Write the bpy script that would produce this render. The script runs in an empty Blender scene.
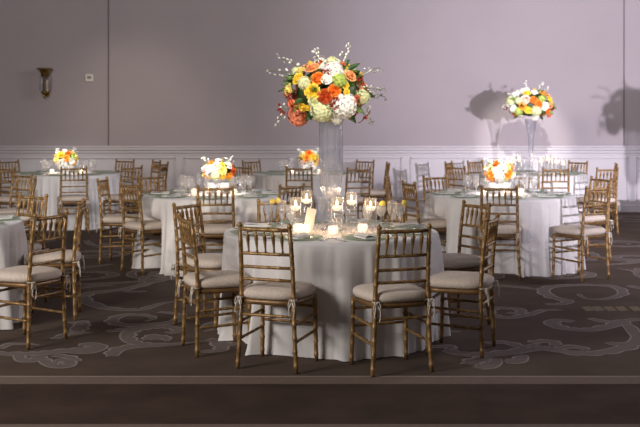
import bpy, math, random
from mathutils import Vector, Matrix
PI = math.pi
scene = bpy.context.scene
col = scene.collection
F = 1080.0          # focal length in pixels of the 640 px wide frame
H = 1.58            # camera height
HY = 118.0          # horizon row

def wx(px, Y):
    return (px - 320.0) * Y / F
def fl(px, py):
    Y = F * H / (py - HY)
    return Vector((wx(px, Y), Y))

# ------------------------------------------------------------------ materials
def srgb(c):
    return tuple(((v / 255.0) / 12.92 if v <= 10 else (((v / 255.0) + 0.055) / 1.055) ** 2.4) for v in c) + (1.0,)

def mat(name, rgb, rough=0.6, metal=0.0, noise=0.0, scale=30.0, bump=0.0, bscale=200.0, sheen=0.0, sub=0.0, spec=0.5, rgb2=None):
    m = bpy.data.materials.new(name); m.use_nodes = True
    nt = m.node_tree; b = nt.nodes['Principled BSDF']
    c = srgb(rgb)
    b.inputs['Base Color'].default_value = c
    b.inputs['Roughness'].default_value = rough
    b.inputs['Metallic'].default_value = metal
    b.inputs['Specular IOR Level'].default_value = spec
    if sheen: b.inputs['Sheen Weight'].default_value = sheen
    if sub:
        b.inputs['Subsurface Weight'].default_value = sub
        b.inputs['Subsurface Radius'].default_value = (0.02, 0.012, 0.006)
    tc = nt.nodes.new('ShaderNodeTexCoord')
    n = nt.nodes.new('ShaderNodeTexNoise'); n.inputs['Scale'].default_value = scale; n.inputs['Detail'].default_value = 4
    nt.links.new(tc.outputs['Object'], n.inputs['Vector'])
    r = nt.nodes.new('ShaderNodeValToRGB')
    c2 = srgb(rgb2) if rgb2 else tuple(v * (1 - noise) for v in c[:3]) + (1,)
    r.color_ramp.elements[0].position = 0.35; r.color_ramp.elements[1].position = 0.65
    r.color_ramp.elements[0].color = c2; r.color_ramp.elements[1].color = c
    nt.links.new(n.outputs['Fac'], r.inputs['Fac']); nt.links.new(r.outputs['Color'], b.inputs['Base Color'])
    if bump:
        n2 = nt.nodes.new('ShaderNodeTexNoise'); n2.inputs['Scale'].default_value = bscale; n2.inputs['Detail'].default_value = 3
        nt.links.new(tc.outputs['Object'], n2.inputs['Vector'])
        bp = nt.nodes.new('ShaderNodeBump'); bp.inputs['Strength'].default_value = bump; bp.inputs['Distance'].default_value = 0.004
        nt.links.new(n2.outputs['Fac'], bp.inputs['Height']); nt.links.new(bp.outputs['Normal'], b.inputs['Normal'])
    return m

def glass(name, tint=(250, 250, 250), body=0.06, gloss=0.9, edge=0.5, power=3.0, base=0.04):
    m = bpy.data.materials.new(name); m.use_nodes = True
    nt = m.node_tree; nt.nodes.clear()
    out = nt.nodes.new('ShaderNodeOutputMaterial')
    tr = nt.nodes.new('ShaderNodeBsdfTransparent'); tr.inputs['Color'].default_value = srgb(tint)
    gl = nt.nodes.new('ShaderNodeBsdfGlossy'); gl.inputs['Roughness'].default_value = 0.12; gl.inputs['Color'].default_value = (gloss,) * 3 + (1,)
    df = nt.nodes.new('ShaderNodeBsdfDiffuse'); df.inputs['Color'].default_value = srgb(tint)
    tl = nt.nodes.new('ShaderNodeBsdfTranslucent'); tl.inputs['Color'].default_value = srgb(tint)
    bd = nt.nodes.new('ShaderNodeMixShader'); bd.inputs[0].default_value = 0.5
    nt.links.new(df.outputs[0], bd.inputs[1]); nt.links.new(tl.outputs[0], bd.inputs[2])
    lw = nt.nodes.new('ShaderNodeLayerWeight'); lw.inputs['Blend'].default_value = 0.5
    pw_ = nt.nodes.new('ShaderNodeMath'); pw_.operation = 'POWER'; pw_.inputs[1].default_value = power
    ma = nt.nodes.new('ShaderNodeMath'); ma.operation = 'MULTIPLY_ADD'; ma.inputs[1].default_value = edge; ma.inputs[2].default_value = base
    nt.links.new(lw.outputs['Facing'], pw_.inputs[0]); nt.links.new(pw_.outputs[0], ma.inputs[0])
    mx = nt.nodes.new('ShaderNodeMixShader'); mx2 = nt.nodes.new('ShaderNodeMixShader')
    nt.links.new(ma.outputs[0], mx.inputs['Fac']); nt.links.new(tr.outputs[0], mx.inputs[1]); nt.links.new(gl.outputs[0], mx.inputs[2])
    mx2.inputs['Fac'].default_value = body
    nt.links.new(mx.outputs[0], mx2.inputs[1]); nt.links.new(bd.outputs[0], mx2.inputs[2])
    nt.links.new(mx2.outputs[0], out.inputs['Surface'])
    return m

def emis(name, rgb, e):
    m = bpy.data.materials.new(name); m.use_nodes = True
    b = m.node_tree.nodes['Principled BSDF']
    b.inputs['Base Color'].default_value = srgb(rgb); b.inputs['Emission Color'].default_value = srgb(rgb)
    b.inputs['Emission Strength'].default_value = e
    return m

GOLD = mat('antique gold paint', (176, 138, 86), 0.42, 0.35, 0.55, 26)
SEATW = mat('gold seat frame', (140, 106, 66), 0.45, 0.3, 0.4, 18)
CUSH = mat('beige woven cushion', (224, 210, 194), 0.9, 0, 0, 110, 0.4, 260, rgb2=(200, 184, 168))
CORD = mat('cream cotton cord', (222, 212, 196), 0.8)
CLOTH = mat('ivory linen cloth', (232, 228, 224), 0.8, 0, 0.07, 6, 0.35, 160, sheen=0.2)
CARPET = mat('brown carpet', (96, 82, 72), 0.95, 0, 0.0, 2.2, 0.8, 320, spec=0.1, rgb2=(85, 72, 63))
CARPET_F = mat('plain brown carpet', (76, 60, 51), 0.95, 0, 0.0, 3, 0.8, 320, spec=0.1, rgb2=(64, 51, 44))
MOTIF = mat('taupe scroll pile', (122, 110, 104), 0.95, 0, 0.16, 25, 0.6, 320, spec=0.1)
MOTIFL = mat('pale scroll outline pile', (152, 141, 135), 0.95, 0, 0.12, 25, 0.6, 320, spec=0.1)
TAN = mat('tan pin-lit patch pile', (134, 118, 100), 0.95, 0, 0.16, 25, 0.6, 320, spec=0.1)  # tan carpet bricks with a pin spot's light painted into the colour
STRIP = mat('border strip pile', (122, 106, 96), 0.95, 0, 0.1, 20, 0.6, 320, spec=0.1)
STRIPL = mat('border line pile', (156, 141, 130), 0.95, 0, 0.1, 20, spec=0.1)
WALLM = mat('taupe wall fabric', (176, 166, 168), 0.85, 0, 0.05, 1.2, 0.25, 90)
SEAM = mat('wall seam', (120, 110, 112), 0.9)
PAINT = mat('white painted panelling', (206, 200, 202), 0.5, 0, 0.03, 2)
BRASS = mat('aged brass', (150, 118, 58), 0.35, 0.8, 0.4, 20)
PLASTIC = mat('white plastic', (226, 222, 214), 0.5)
GREY = mat('grey plastic display', (120, 116, 112), 0.4)
GLASS = glass('clear glass', (254, 254, 254), 0.17, 1.0, 0.75, 2.2)
VGLASS = glass('fluted vase glass', (238, 240, 245), 0.06, 1.0, 0.95, 1.5, .05)
CGLASS = glass('candle cylinder glass', (254, 254, 254), 0.025, 1.0, 0.6, 2.5)
WATER = glass('water', (246, 248, 250), 0.05, 1.0, 0.35)
ICE = glass('iced water', (246, 246, 242), 0.40, 0.9, 0.3)
CHARGER = glass('pale green glass', (222, 230, 218), 0.5, 0.9, 0.3)
NAPKIN = mat('white napkin', (232, 230, 226), 0.9, 0, 0.05, 40)
STEEL = mat('polished steel', (190, 190, 190), 0.2, 1.0)
CARD = mat('white card', (214, 204, 194), 0.8)
CERAM = glass('frosted white glass', (250, 250, 252), 0.85, 0.9, 0.3)
WAX = emis('glowing wax', (255, 226, 196), .9)
FLAME = emis('candle flame', (255, 205, 140), 22)
WICK = mat('wick', (40, 30, 25), 0.9)
LEMON = mat('lemon', (240, 214, 96), 0.5, 0, 0.1, 30)
CRYSTAL = glass('crystal', (252, 248, 244), 0.55, 1.0, 0.5)
TABLEW = mat('plywood', (150, 120, 84), 0.6, 0, 0.2, 8)
DARKM = mat('dark steel', (60, 60, 62), 0.4, 0.7)
PET = {
 'orange': mat('orange petals', (238, 128, 34), 0.6, 0, 0.18, 18, sub=0.1),
 'amber': mat('amber petals', (245, 168, 52), 0.6, 0, 0.15, 18, sub=0.1),
 'yellow': mat('yellow petals', (248, 214, 70), 0.6, 0, 0.12, 18, sub=0.1),
 'butter': mat('pale yellow petals', (248, 230, 142), 0.6, 0, 0.12, 18, sub=0.1),
 'peach': mat('peach petals', (244, 176, 120), 0.6, 0, 0.15, 18, sub=0.1),
 'coral': mat('coral petals', (238, 142, 104), 0.6, 0, 0.18, 18, sub=0.1),
 'rust': mat('burnt orange petals', (206, 84, 34), 0.6, 0, 0.25, 18, sub=0.1),
 'pink': mat('blush petals', (246, 208, 190), 0.6, 0, 0.1, 18, sub=0.1),
 'white': mat('white petals', (246, 244, 236), 0.6, 0, 0.06, 18, sub=0.1),
 'cream': mat('greenish cream petals', (226, 228, 178), 0.6, 0, 0.12, 18, sub=0.1),
 'lime': mat('lime petals', (186, 204, 100), 0.6, 0, 0.2, 18, sub=0.1),
 'red': mat('dark red berries', (150, 30, 26), 0.4, 0, 0.3, 18),
}
LEAF = mat('dark green leaves', (48, 78, 30), 0.5, 0, 0.35, 12)
LEAFL = mat('light green leaves', (112, 140, 62), 0.5, 0, 0.3, 12)

# ------------------------------------------------------------------ mesh builder
class MB:
    def __init__(s): s.v = []; s.f = []; s.mi = []; s.sm = []; s.mats = []
    def m(s, mt):
        if mt not in s.mats: s.mats.append(mt)
        return s.mats.index(mt)
    def face(s, idx, mi=0, smooth=True): s.f.append(tuple(idx)); s.mi.append(mi); s.sm.append(smooth)
    def box(s, c, d, M=None, mi=0, bev=0.0):
        c = Vector(c); h = Vector(d) / 2
        if bev <= 0:
            b = len(s.v)
            for z in (-1, 1):
                for y in (-1, 1):
                    for x in (-1, 1):
                        p = Vector((x * h.x, y * h.y, z * h.z))
                        if M: p = M @ p
                        s.v.append(p + c)
            for q in ((0, 2, 3, 1), (4, 5, 7, 6), (0, 1, 5, 4), (2, 6, 7, 3), (0, 4, 6, 2), (1, 3, 7, 5)):
                s.face([b + k for k in q], mi, False)
        else:
            b = len(s.v)
            rings = [(-h.z, bev), (-h.z + bev, 0), (h.z - bev, 0), (h.z, bev)]
            for z, i in rings:
                X, Y = h.x - i, h.y - i
                for x, y in ((-X, -Y + bev), (-X + bev, -Y), (X - bev, -Y), (X, -Y + bev), (X, Y - bev), (X - bev, Y), (-X + bev, Y), (-X, Y - bev)):
                    p = Vector((x, y, z))
                    if M: p = M @ p
                    s.v.append(p + c)
            for r in range(3):
                for k in range(8):
                    s.face((b + r * 8 + k, b + r * 8 + (k + 1) % 8, b + (r + 1) * 8 + (k + 1) % 8, b + (r + 1) * 8 + k), mi, False)
            s.face([b + k for k in reversed(range(8))], mi, False); s.face([b + 24 + k for k in range(8)], mi, False)
    def tube(s, pts, rad, n=8, mi=0, cap=True, closed=False):
        pts = [Vector(p) for p in pts]; L = len(pts)
        if not isinstance(rad, (list, tuple)): rad = [rad] * L
        b = len(s.v); prev = None
        for i, p in enumerate(pts):
            if closed: t = pts[(i + 1) % L] - pts[i - 1]
            else: t = pts[min(i + 1, L - 1)] - pts[max(i - 1, 0)]
            t.normalize()
            a = prev if prev is not None else (Vector((1, 0, 0)) if abs(t.x) < 0.9 else Vector((0, 1, 0)))
            u = (a - t * a.dot(t)).normalized(); w = t.cross(u); prev = u
            for k in range(n):
                an = 2 * PI * k / n
                s.v.append(p + (u * math.cos(an) + w * math.sin(an)) * rad[i])
        R = L if closed else L - 1
        for i in range(R):
            j = (i + 1) % L
            for k in range(n):
                s.face((b + i * n + k, b + i * n + (k + 1) % n, b + j * n + (k + 1) % n, b + j * n + k), mi)
        if cap and not closed:
            s.face([b + k for k in reversed(range(n))], mi); s.face([b + (L - 1) * n + k for k in range(n)], mi)
    def lathe(s, prof, n=24, mi=0, c=(0, 0, 0), flute=0.0, nf=0, M=None):
        b = len(s.v); c = Vector(c)
        for r, z in prof:
            for k in range(n):
                a = 2 * PI * k / n
                rr = max(r, 1e-4) * (1 + flute * math.cos(nf * a))
                p = Vector((rr * math.cos(a), rr * math.sin(a), z))
                if M: p = M @ p
                s.v.append(p + c)
        for i in range(len(prof) - 1):
            for k in range(n):
                s.face((b + i * n + k, b + i * n + (k + 1) % n, b + (i + 1) * n + (k + 1) % n, b + (i + 1) * n + k), mi)
        if prof[0][0] > 0.001 and prof[0] != prof[-1]: pass
    def sphere(s, c, r, mi=0, n=8, m=5, sq=(1, 1, 1)):
        pr = [(math.sin(PI * i / m), -math.cos(PI * i / m)) for i in range(m + 1)]
        b = len(s.v); c = Vector(c)
        for a, z in pr:
            for k in range(n):
                t = 2 * PI * k / n
                s.v.append(c + Vector((a * math.cos(t) * r * sq[0], a * math.sin(t) * r * sq[1], z * r * sq[2])))
        for i in range(m):
            for k in range(n):
                s.face((b + i * n + k, b + i * n + (k + 1) % n, b + (i + 1) * n + (k + 1) % n, b + (i + 1) * n + k), mi)
    def grid(s, rows, mi=0, smooth=True):
        b = len(s.v); n = len(rows[0])
        for r in rows: s.v.extend(Vector(p) for p in r)
        for i in range(len(rows) - 1):
            for k in range(n - 1):
                s.face((b + i * n + k, b + i * n + k + 1, b + (i + 1) * n + k + 1, b + (i + 1) * n + k), mi, smooth)
    def build(s, name, mats, parent=None, loc=None, weld=True):
        if not isinstance(mats, (list, tuple)): mats = [mats]
        me = bpy.data.meshes.new(name)
        me.from_pydata([tuple(v) for v in s.v], [], s.f)
        for mt in (s.mats or mats): me.materials.append(mt)
        me.polygons.foreach_set('material_index', s.mi); me.polygons.foreach_set('use_smooth', s.sm)
        me.validate(); me.update()
        o = bpy.data.objects.new(name, me); col.objects.link(o)
        if parent: o.parent = parent
        if loc is not None: o.location = loc
        return o

def tag(o, label=None, cat=None, group=None, kind=None):
    if label: o['label'] = label
    if cat: o['category'] = cat
    if group: o['group'] = group
    if kind: o['kind'] = kind
    return o
def empty(name, loc=(0, 0, 0), rz=0.0):
    o = bpy.data.objects.new(name, None); col.objects.link(o); o.empty_display_size = 0.1
    o.location = loc; o.rotation_euler = (0, 0, rz); return o
def copy_tree(o, parent=None):
    c = o.copy(); col.objects.link(c); c.parent = parent
    for ch in list(o.children): copy_tree(ch, c)
    return c
used = set()
def place(proto, loc, rz=0.0, label=None, cat=None, group=None, scale=None):
    o = proto if proto.name not in used else copy_tree(proto)
    used.add(proto.name) if o is proto else None
    o.location = loc; o.rotation_euler = (0, 0, rz)
    if scale: o.scale = (scale,) * 3
    return tag(o, label, cat, group)

# ------------------------------------------------------------------ setting
WY = 18.06
def cr(P, n=8):
    out = []
    P = [Vector(p) for p in P]
    for i in range(len(P) - 1):
        p0 = P[max(i - 1, 0)]; p1 = P[i]; p2 = P[i + 1]; p3 = P[min(i + 2, len(P) - 1)]
        for k in range(n):
            t = k / n
            out.append(0.5 * ((2 * p1) + (p2 - p0) * t + (2 * p0 - 5 * p1 + 4 * p2 - p3) * t * t + (3 * p1 - p0 - 3 * p2 + p3) * t ** 3))
    out.append(P[-1]); return out

fm = MB()
def quad(x0, x1, y0, y1, z, mt):
    k = fm.m(mt); b = len(fm.v)
    fm.v += [Vector((x0, y0, z)), Vector((x1, y0, z)), Vector((x1, y1, z)), Vector((x0, y1, z))]
    fm.face((b, b + 1, b + 2, b + 3), k, False)
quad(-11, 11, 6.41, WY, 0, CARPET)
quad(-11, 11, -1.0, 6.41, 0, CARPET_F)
quad(-11, 11, 6.41, 6.60, 0.0012, STRIP)
quad(-11, 11, 6.585, 6.61, 0.0016, STRIPL)
quad(-11, 11, 5.50, 5.57, 0.0012, STRIP)
NR = [0]
def ribbon(P, w, z0=0.0012, taper=True):
    NR[0] += 1; z0 += NR[0] * 1.2e-5
    Q = cr(P, 9); n = len(Q)
    for mt, ww, z in ((MOTIFL, w, z0), (MOTIF, w - 0.030, z0 + 0.0006)):
        k = fm.m(mt); b = len(fm.v)
        for i, p in enumerate(Q):
            t = Q[min(i + 1, n - 1)] - Q[max(i - 1, 0)]
            if t.length < 1e-6: t = Vector((1, 0))
            t.normalize(); nn = Vector((-t.y, t.x))
            u = i / (n - 1)
            h = ww / 2 * (0.35 + 0.65 * math.sin(PI * min(1, u * 1.05 + 0.05)) ** 0.6 if taper else 1)
            h = max(h, 0.004); h2 = h * (1 + .55 * abs(math.sin(i * .55 + NR[0]))); zz = z + i * 3e-6
            fm.v.append(Vector((p.x + nn.x * h2, p.y + nn.y * h2, zz))); fm.v.append(Vector((p.x - nn.x * h, p.y - nn.y * h, zz + 1e-6)))
        for i in range(n - 1):
            fm.face((b + 2 * i, b + 2 * i + 1, b + 2 * i + 3, b + 2 * i + 2), k, False)
def zr(ox, oy, s, pts, w, **kw):
    ribbon([fl(ox + a / s, oy + b_ / s) for a, b_ in pts], w, **kw)
Z = 3.747
for pts, w in (
    ([(395, 65), (300, 85), (200, 110), (70, 125), (50, 150), (130, 180), (260, 187), (340, 165), (420, 152)], .12),
    ([(330, 195), (405, 205), (390, 230), (300, 242), (200, 242), (160, 228), (200, 208), (280, 208), (312, 220), (280, 230)], .10),
    ([(135, 268), (200, 262), (300, 246), (350, 236)], .10),
    ([(365, 275), (412, 266), (380, 252), (300, 252), (225, 268), (213, 292), (245, 312), (330, 318), (440, 312), (600, 296)], .11),
    ([(160, 362), (178, 338), (240, 325), (340, 320), (470, 312)], .12),
    ([(290, 300), (310, 285), (335, 300)], .09), ([(320, 300), (345, 287), (365, 305)], .09),
    ([(480, 262), (560, 232), (572, 248), (500, 268)], .09),
    ([(490, 345), (560, 340), (570, 325), (545, 300), (600, 320), (630, 300)], .10),
    ([(0, 238), (42, 235), (20, 266), (82, 275)], .10),
    ([(0, 345), (70, 345), (112, 325), (60, 315), (40, 325)], .12),
    ([(0, 110), (80, 100), (170, 95)], .10), ([(200, 120), (290, 118)], .09),
    ([(270, 85), (290, 60), (380, 70)], .08)):
    zr(70, 260, Z, pts, w)
Z = 5.333
for pts, w in (
    ([(-80, 175), (60, 182), (200, 182), (330, 168), (450, 158), (530, 148), (500, 126), (440, 130)], .12),
    ([(90, 190), (120, 215), (170, 218), (205, 205), (170, 195)], .10),
    ([(215, 195), (245, 228), (300, 248), (360, 245), (372, 222), (320, 212), (295, 232)], .10),
    ([(280, 190), (360, 198), (425, 222)], .08), ([(0, 155), (60, 130), (210, 134)], .07),
    ([(290, 102), (370, 76), (490, 70)], .08), ([(440, 10), (430, 45), (395, 60)], .10)):
    zr(0, 320, Z, pts, w)
Z = 3.88
for pts, w in (
    ([(60, 312), (120, 326), (200, 330), (300, 322), (427, 306), (520, 318), (600, 316)], .13),
    ([(150, 368), (185, 350), (240, 340)], .12), ([(185, 382), (235, 372), (270, 345)], .12), ([(290, 356), (340, 354), (370, 330)], .12),
    ([(215, 286), (290, 282), (360, 298), (427, 286)], .09),
    ([(300, 165), (350, 170), (345, 152), (250, 148), (225, 170), (300, 186), (390, 172), (427, 160), (500, 156)], .10),
    ([(80, 240), (120, 238)], .06), ([(0, 300), (80, 298), (60, 312)], .08), ([(240, 60), (330, 66), (427, 78)], .09),
    ([(0, 160), (60, 150), (100, 165), (60, 175)], .08)):
    zr(430, 270, Z, pts, w)
for pts, w in (
    ([(170, 240), (110, 233), (78, 245), (130, 266), (230, 272), (320, 255), (362, 238), (460, 232), (560, 250)], .12),
    ([(362, 238), (400, 280), (418, 305), (380, 335), (280, 358), (180, 362), (80, 345), (0, 335), (-40, 345)], .12),
    ([(0, 322), (50, 316), (95, 322), (80, 336)], .10), ([(110, 345), (170, 338), (230, 352)], .10), ([(230, 226), (290, 240), (350, 236)], .08),
    ([(60, 172), (120, 172), (150, 160), (90, 145), (55, 120), (90, 104), (190, 98), (320, 104), (358, 130), (300, 150), (220, 150), (190, 132)], .11),
    ([(0, 216), (55, 196), (130, 196)], .07), ([(380, 100), (440, 110), (500, 100)], .1), ([(300, 320), (360, 330), (427, 310)], .1)):
    zr(530, 260, Z, pts, w)
kt = fm.m(TAN)
for a in (205, 245, 290, 335, 390, 440):
    q = [fl(530 + x / 3.88, 260 + y / 3.88) for x, y in ((a - 8, 182), (a + 26, 180), (a + 48, 196), (a + 14, 199))]
    b = len(fm.v)
    for p in q: fm.v.append(Vector((p.x, p.y, 0.0012)))
    fm.face((b + 3, b + 2, b + 1, b), kt, False)
rng = random.Random(5)
for gx in range(-8, 9):
    for gy in range(5):
        cx = gx * 1.25 + rng.uniform(-.3, .3); cy = 10.7 + gy * 1.55 + rng.uniform(-.3, .3)
        if cy > 17.6: continue
        a0 = rng.uniform(0, 2 * PI); dr = rng.choice((-1, 1)); r0 = rng.uniform(.28, .42)
        P = []
        for k in range(11):
            u = k / 10; a = a0 + dr * u * 1.55 * 2 * PI; r = r0 * (1 - .72 * u)
            P.append((cx + r * math.cos(a) * 1.2, cy + r * math.sin(a)))
        P.insert(0, (cx + r0 * 2.1 * math.cos(a0 - dr * .9), cy + r0 * 2.1 * math.sin(a0 - dr * .9)))
        ribbon(P, .11)
        P = [(cx + .9 * math.cos(a0 + 2.4 + k * .28) , cy + .62 * math.sin(a0 + 2.4 + k * .28)) for k in range(5)]
        ribbon(P, .10)
floor = fm.build('floor', CARPET); floor['kind'] = 'structure'

w = MB(); w.box((0, WY + .1, 2.9), (22, .2, 5.8)); o = w.build('wall_back', WALLM); o['kind'] = 'structure'
for i, px in enumerate((108.5, 624)):
    w = MB(); w.box((wx(px, WY), WY - .002, 3.45), (.022, .008, 4.7)); w.build('trim_%d' % (i + 1), SEAM)['kind'] = 'structure'
# wainscot panelling: field, frames, chair rail
w = MB(); w.box((0, WY - .008, .56), (22, .016, .9))
pw = 1.89; g = .13
for k in range(-6, 7):
    x0 = wx(180, WY) + k * pw + g / 2; x1 = x0 + pw - g
    for (za, zb, xa, xb) in ((.90, .925, x0, x1), (.20, .225, x0, x1), (.20, .925, x0, x0 + .028), (.20, .925, x1 - .028, x1)):
        w.box(((xa + xb) / 2, WY - .022, (za + zb) / 2), (xb - xa, .03, zb - za), bev=.006)
w.build('wall_panelling', PAINT)['kind'] = 'structure'
w = MB(); w.box((0, WY - .03, 1.06), (22, .06, .045), bev=.012); w.box((0, WY - .02, 1.015), (22, .04, .05), bev=.01); w.box((0, WY - .012, .965), (22, .024, .035), bev=.006)
w.box((0, WY - .014, 1.10), (22, .028, .03), bev=.008)
w.build('trim_3', PAINT)['kind'] = 'structure'
w = MB(); w.box((0, WY - .02, .065), (22, .04, .13), bev=.01); w.build('baseboard_back', PAINT)['kind'] = 'structure'

# sconce and wall plate
sx = wx(46.5, WY)
s = tag(empty('wall_sconce', (sx, WY, 1.9)), 'brass and glass wall sconce mounted high at the left of the back wall', 'wall sconce')
a = MB(); a.box((0, -.012, .27), (.11, .024, .46), bev=.008); a.build('backplate', BRASS, s)
a = MB(); a.lathe([(.0, .36), (.055, .36), (.062, .42), (.085, .47), (.125, .49), (.13, .505), (.1, .51), (.0, .51)], 20, c=(0, -.14, 0)); a.build('crown', BRASS, s)
a = MB(); a.lathe([(.06, .12), (.085, .16), (.088, .37)], 20, c=(0, -.14, 0)); a.build('glass_shade', VGLASS, s)
a = MB(); a.lathe([(.0, .0), (.012, .01), (.02, .04), (.012, .06), (.05, .09), (.062, .115), (.03, .13), (.0, .13)], 16, c=(0, -.14, 0)); a.build('finial', BRASS, s)
for d in (-.045, .045):
    a = MB(); a.lathe([(.011, .12), (.011, .24), (.017, .26), (.012, .30), (.0, .32)], 10, c=(d, -.14, 0)); a.build('candle_tube', PLASTIC, s)
a = MB(); a.tube([(0, -.02, .30), (0, -.14, .30)], .012, 8); a.tube([(0, -.14, .12), (0, -.14, .37)], .012, 8); a.build('arm', BRASS, s)
s = tag(empty('thermostat', (wx(89.5, WY), WY, 2.19)), 'small square white thermostat on the wall right of the sconce', 'thermostat')
a = MB(); a.box((0, -.010, .06), (.13, .028, .12), bev=.006); a.build('housing', PLASTIC, s)
a = MB(); a.box((0, -.026, .068), (.07, .005, .05)); a.build('display', GREY, s)

# ------------------------------------------------------------------ chair
def knobby(pts, r, step=.085, kn=1.17, kw=.009, n=9):
    """bamboo-turned rod: resampled path with rings"""
    P = cr(pts, 10); L = [0]
    for i in range(1, len(P)): L.append(L[-1] + (P[i] - P[i - 1]).length)
    T = L[-1]
    def at(d):
        d = max(0, min(T, d))
        for i in range(1, len(L)):
            if d <= L[i] + 1e-9:
                u = (d - L[i - 1]) / max(L[i] - L[i - 1], 1e-9); return P[i - 1].lerp(P[i], u)
        return P[-1]
    ks = [step * (k + .5) for k in range(int(T / step))]
    q = [(0, r * .92)]
    for k in ks:
        q += [(k - kw, r), (k - kw * .45, r * kn), (k + kw * .45, r * kn), (k + kw, r)]
    q.append((T, r * .95))
    q = [z for i, z in enumerate(q) if i == 0 or z[0] > q[i - 1][0]]
    return [at(d) for d, _ in q], [rr for _, rr in q]

def make_chair():
    root = empty('chiavari_chair')
    W2 = .168
    def rp(sx_): return [(sx_ * .200, -.192, .004), (sx_ * .186, -.186, .22), (sx_ * .178, -.181, .45), (sx_ * .173, -.194, .68), (sx_ * .168, -.223, .905)]
    for sx_ in (-1, 1):
        m = MB(); p, r = knobby(rp(sx_), .0140); m.tube(p, r, 10)
        m.sphere((sx_ * .168, -.2235, .912), .0175, n=10, m=6)
        m.build('back_post', GOLD, root)
    for sx_ in (-1, 1):
        m = MB(); p, r = knobby([(sx_ * .192, .178, .004), (sx_ * .187, .172, .22), (sx_ * .185, .168, .44)], .0140); m.tube(p, r, 10)
        m.build('leg', GOLD, root)
    def bx_(z):  # back post position at height z
        Q = cr(rp(1), 12)
        q = min(Q, key=lambda v: abs(v.z - z)); return q.x, q.y
    def rail(z, r, name, sag=0.0):
        x, y = bx_(z); m = MB()
        p, rr = knobby([(-x, y, z), (0, y - sag, z), (x, y, z)], r, .075, 1.15, .007, 8); m.tube(p, rr, 8); m.build(name, GOLD, root)
    rail(.886, .0125, 'top_rail', .012)
    rail(.733, .0100, 'back_rail', .006); rail(.648, .0100, 'back_rail', .006); rail(.570, .0100, 'back_rail', .004)
    for k in range(5):
        x = -.115 + k * .0575; y1 = bx_(.886)[1] - .010; y0 = bx_(.733)[1] - .005; m = MB()
        P = []; R = []
        for t, rr in ((0, .0055), (.08, .0085), (.14, .0055), (.3, .0075), (.62, .0125), (.72, .0120), (.78, .0145), (.84, .0085), (.93, .0060), (1, .006)):
            P.append((x, y0 + (y1 - y0) * t, .738 + .142 * t)); R.append(rr)
        m.tube(P, R, 8); m.build('spindle', GOLD, root)
    # stretchers
    def st(a, b_, r=.0095):
        m = MB(); p, rr = knobby([a, (Vector(a) + Vector(b_)) / 2, b_], r, .08, 1.14, .007, 8); m.tube(p, rr, 8); m.build('stretcher', GOLD, root)
    x, y = bx_(.345); st((-x, y, .345), (x, y, .345))
    st((-.187, .172, .25), (.187, .172, .25))
    st((-.186, .170, .36), (.186, .170, .36))
    for sx_ in (-1, 1):
        for zb in (.30, .19):
            x, y = bx_(zb); st((sx_ * x, y, zb), (sx_ * .188, .172, zb + .015))
    # seat frame : bowed frame of four aprons with a slab
    m = MB()
    def outline(sx2, n=32, p=4.5, wf=1.0):
        o_ = []
        for k in range(n):
            a = 2 * PI * k / n; c, s_ = math.cos(a), math.sin(a)
            xx = math.copysign(abs(c) ** (2 / p), c); yy = math.copysign(abs(s_) ** (2 / p), s_)
            o_.append((xx * sx2 * (1 + .04 * yy), yy * (sx2 * 1.02) - .004))
        return o_
    def stack(mb, levels, n=32, p=4.5):
        b = len(mb.v)
        for r_, z in levels:
            for (x_, y_) in outline(r_, n, p): mb.v.append(Vector((x_, y_, z)))
        for i in range(len(levels) - 1):
            for k in range(n): mb.face((b + i * n + k, b + i * n + (k + 1) % n, b + (i + 1) * n + (k + 1) % n, b + (i + 1) * n + k))
        mb.face([b + k for k in reversed(range(n))], 0, False); mb.face([b + (len(levels) - 1) * n + k for k in range(n)], 0, True)
    stack(m, [(.186, .412), (.198, .416), (.200, .440), (.190, .446)]); m.build('seat', SEATW, root)
    m = MB()
    lv = [(.186, .446), (.202, .452), (.210, .466), (.212, .480), (.206, .496), (.190, .508), (.160, .516), (.110, .521), (.05, .523)]
    stack(m, lv, 36, 3.4)
    m.v = [Vector((v.x, v.y, v.z)) for v in m.v]
    cu = m.build('cushion', CUSH, root)
    for sx_ in (-1, 1):
        m = MB(); bx0 = Vector((sx_ * .181, -.204, .452))
        for sg, ln, dr in ((1, .06, .03), (-1, .04, .05)):
            m.tube(cr([bx0, bx0 + Vector((sg * .014, -.016, .006)), bx0 + Vector((sg * .022, -.020, -.03)), bx0 + Vector((sg * .008, -.018, -.035)), bx0], 5), .0032, 5)
            m.tube(cr([bx0, bx0 + Vector((sg * .012, -.022, -.03)), bx0 + Vector((sg * .02, -.024, -.03 - dr)), bx0 + Vector((sg * .012, -.026, -.05 - ln))], 5), .0032, 5)
        m.sphere(bx0 + Vector((0, -.012, 0)), .009, n=7, m=4)
        m.tube([bx0 + Vector((.019 * math.cos(t) , .012 + .019 * math.sin(t), .004)) for t in [k * PI / 5 for k in range(10)]], .0035, 5, closed=True)
        m.build('tie', CORD, cu)
    return root
chair0 = make_chair()

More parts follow.
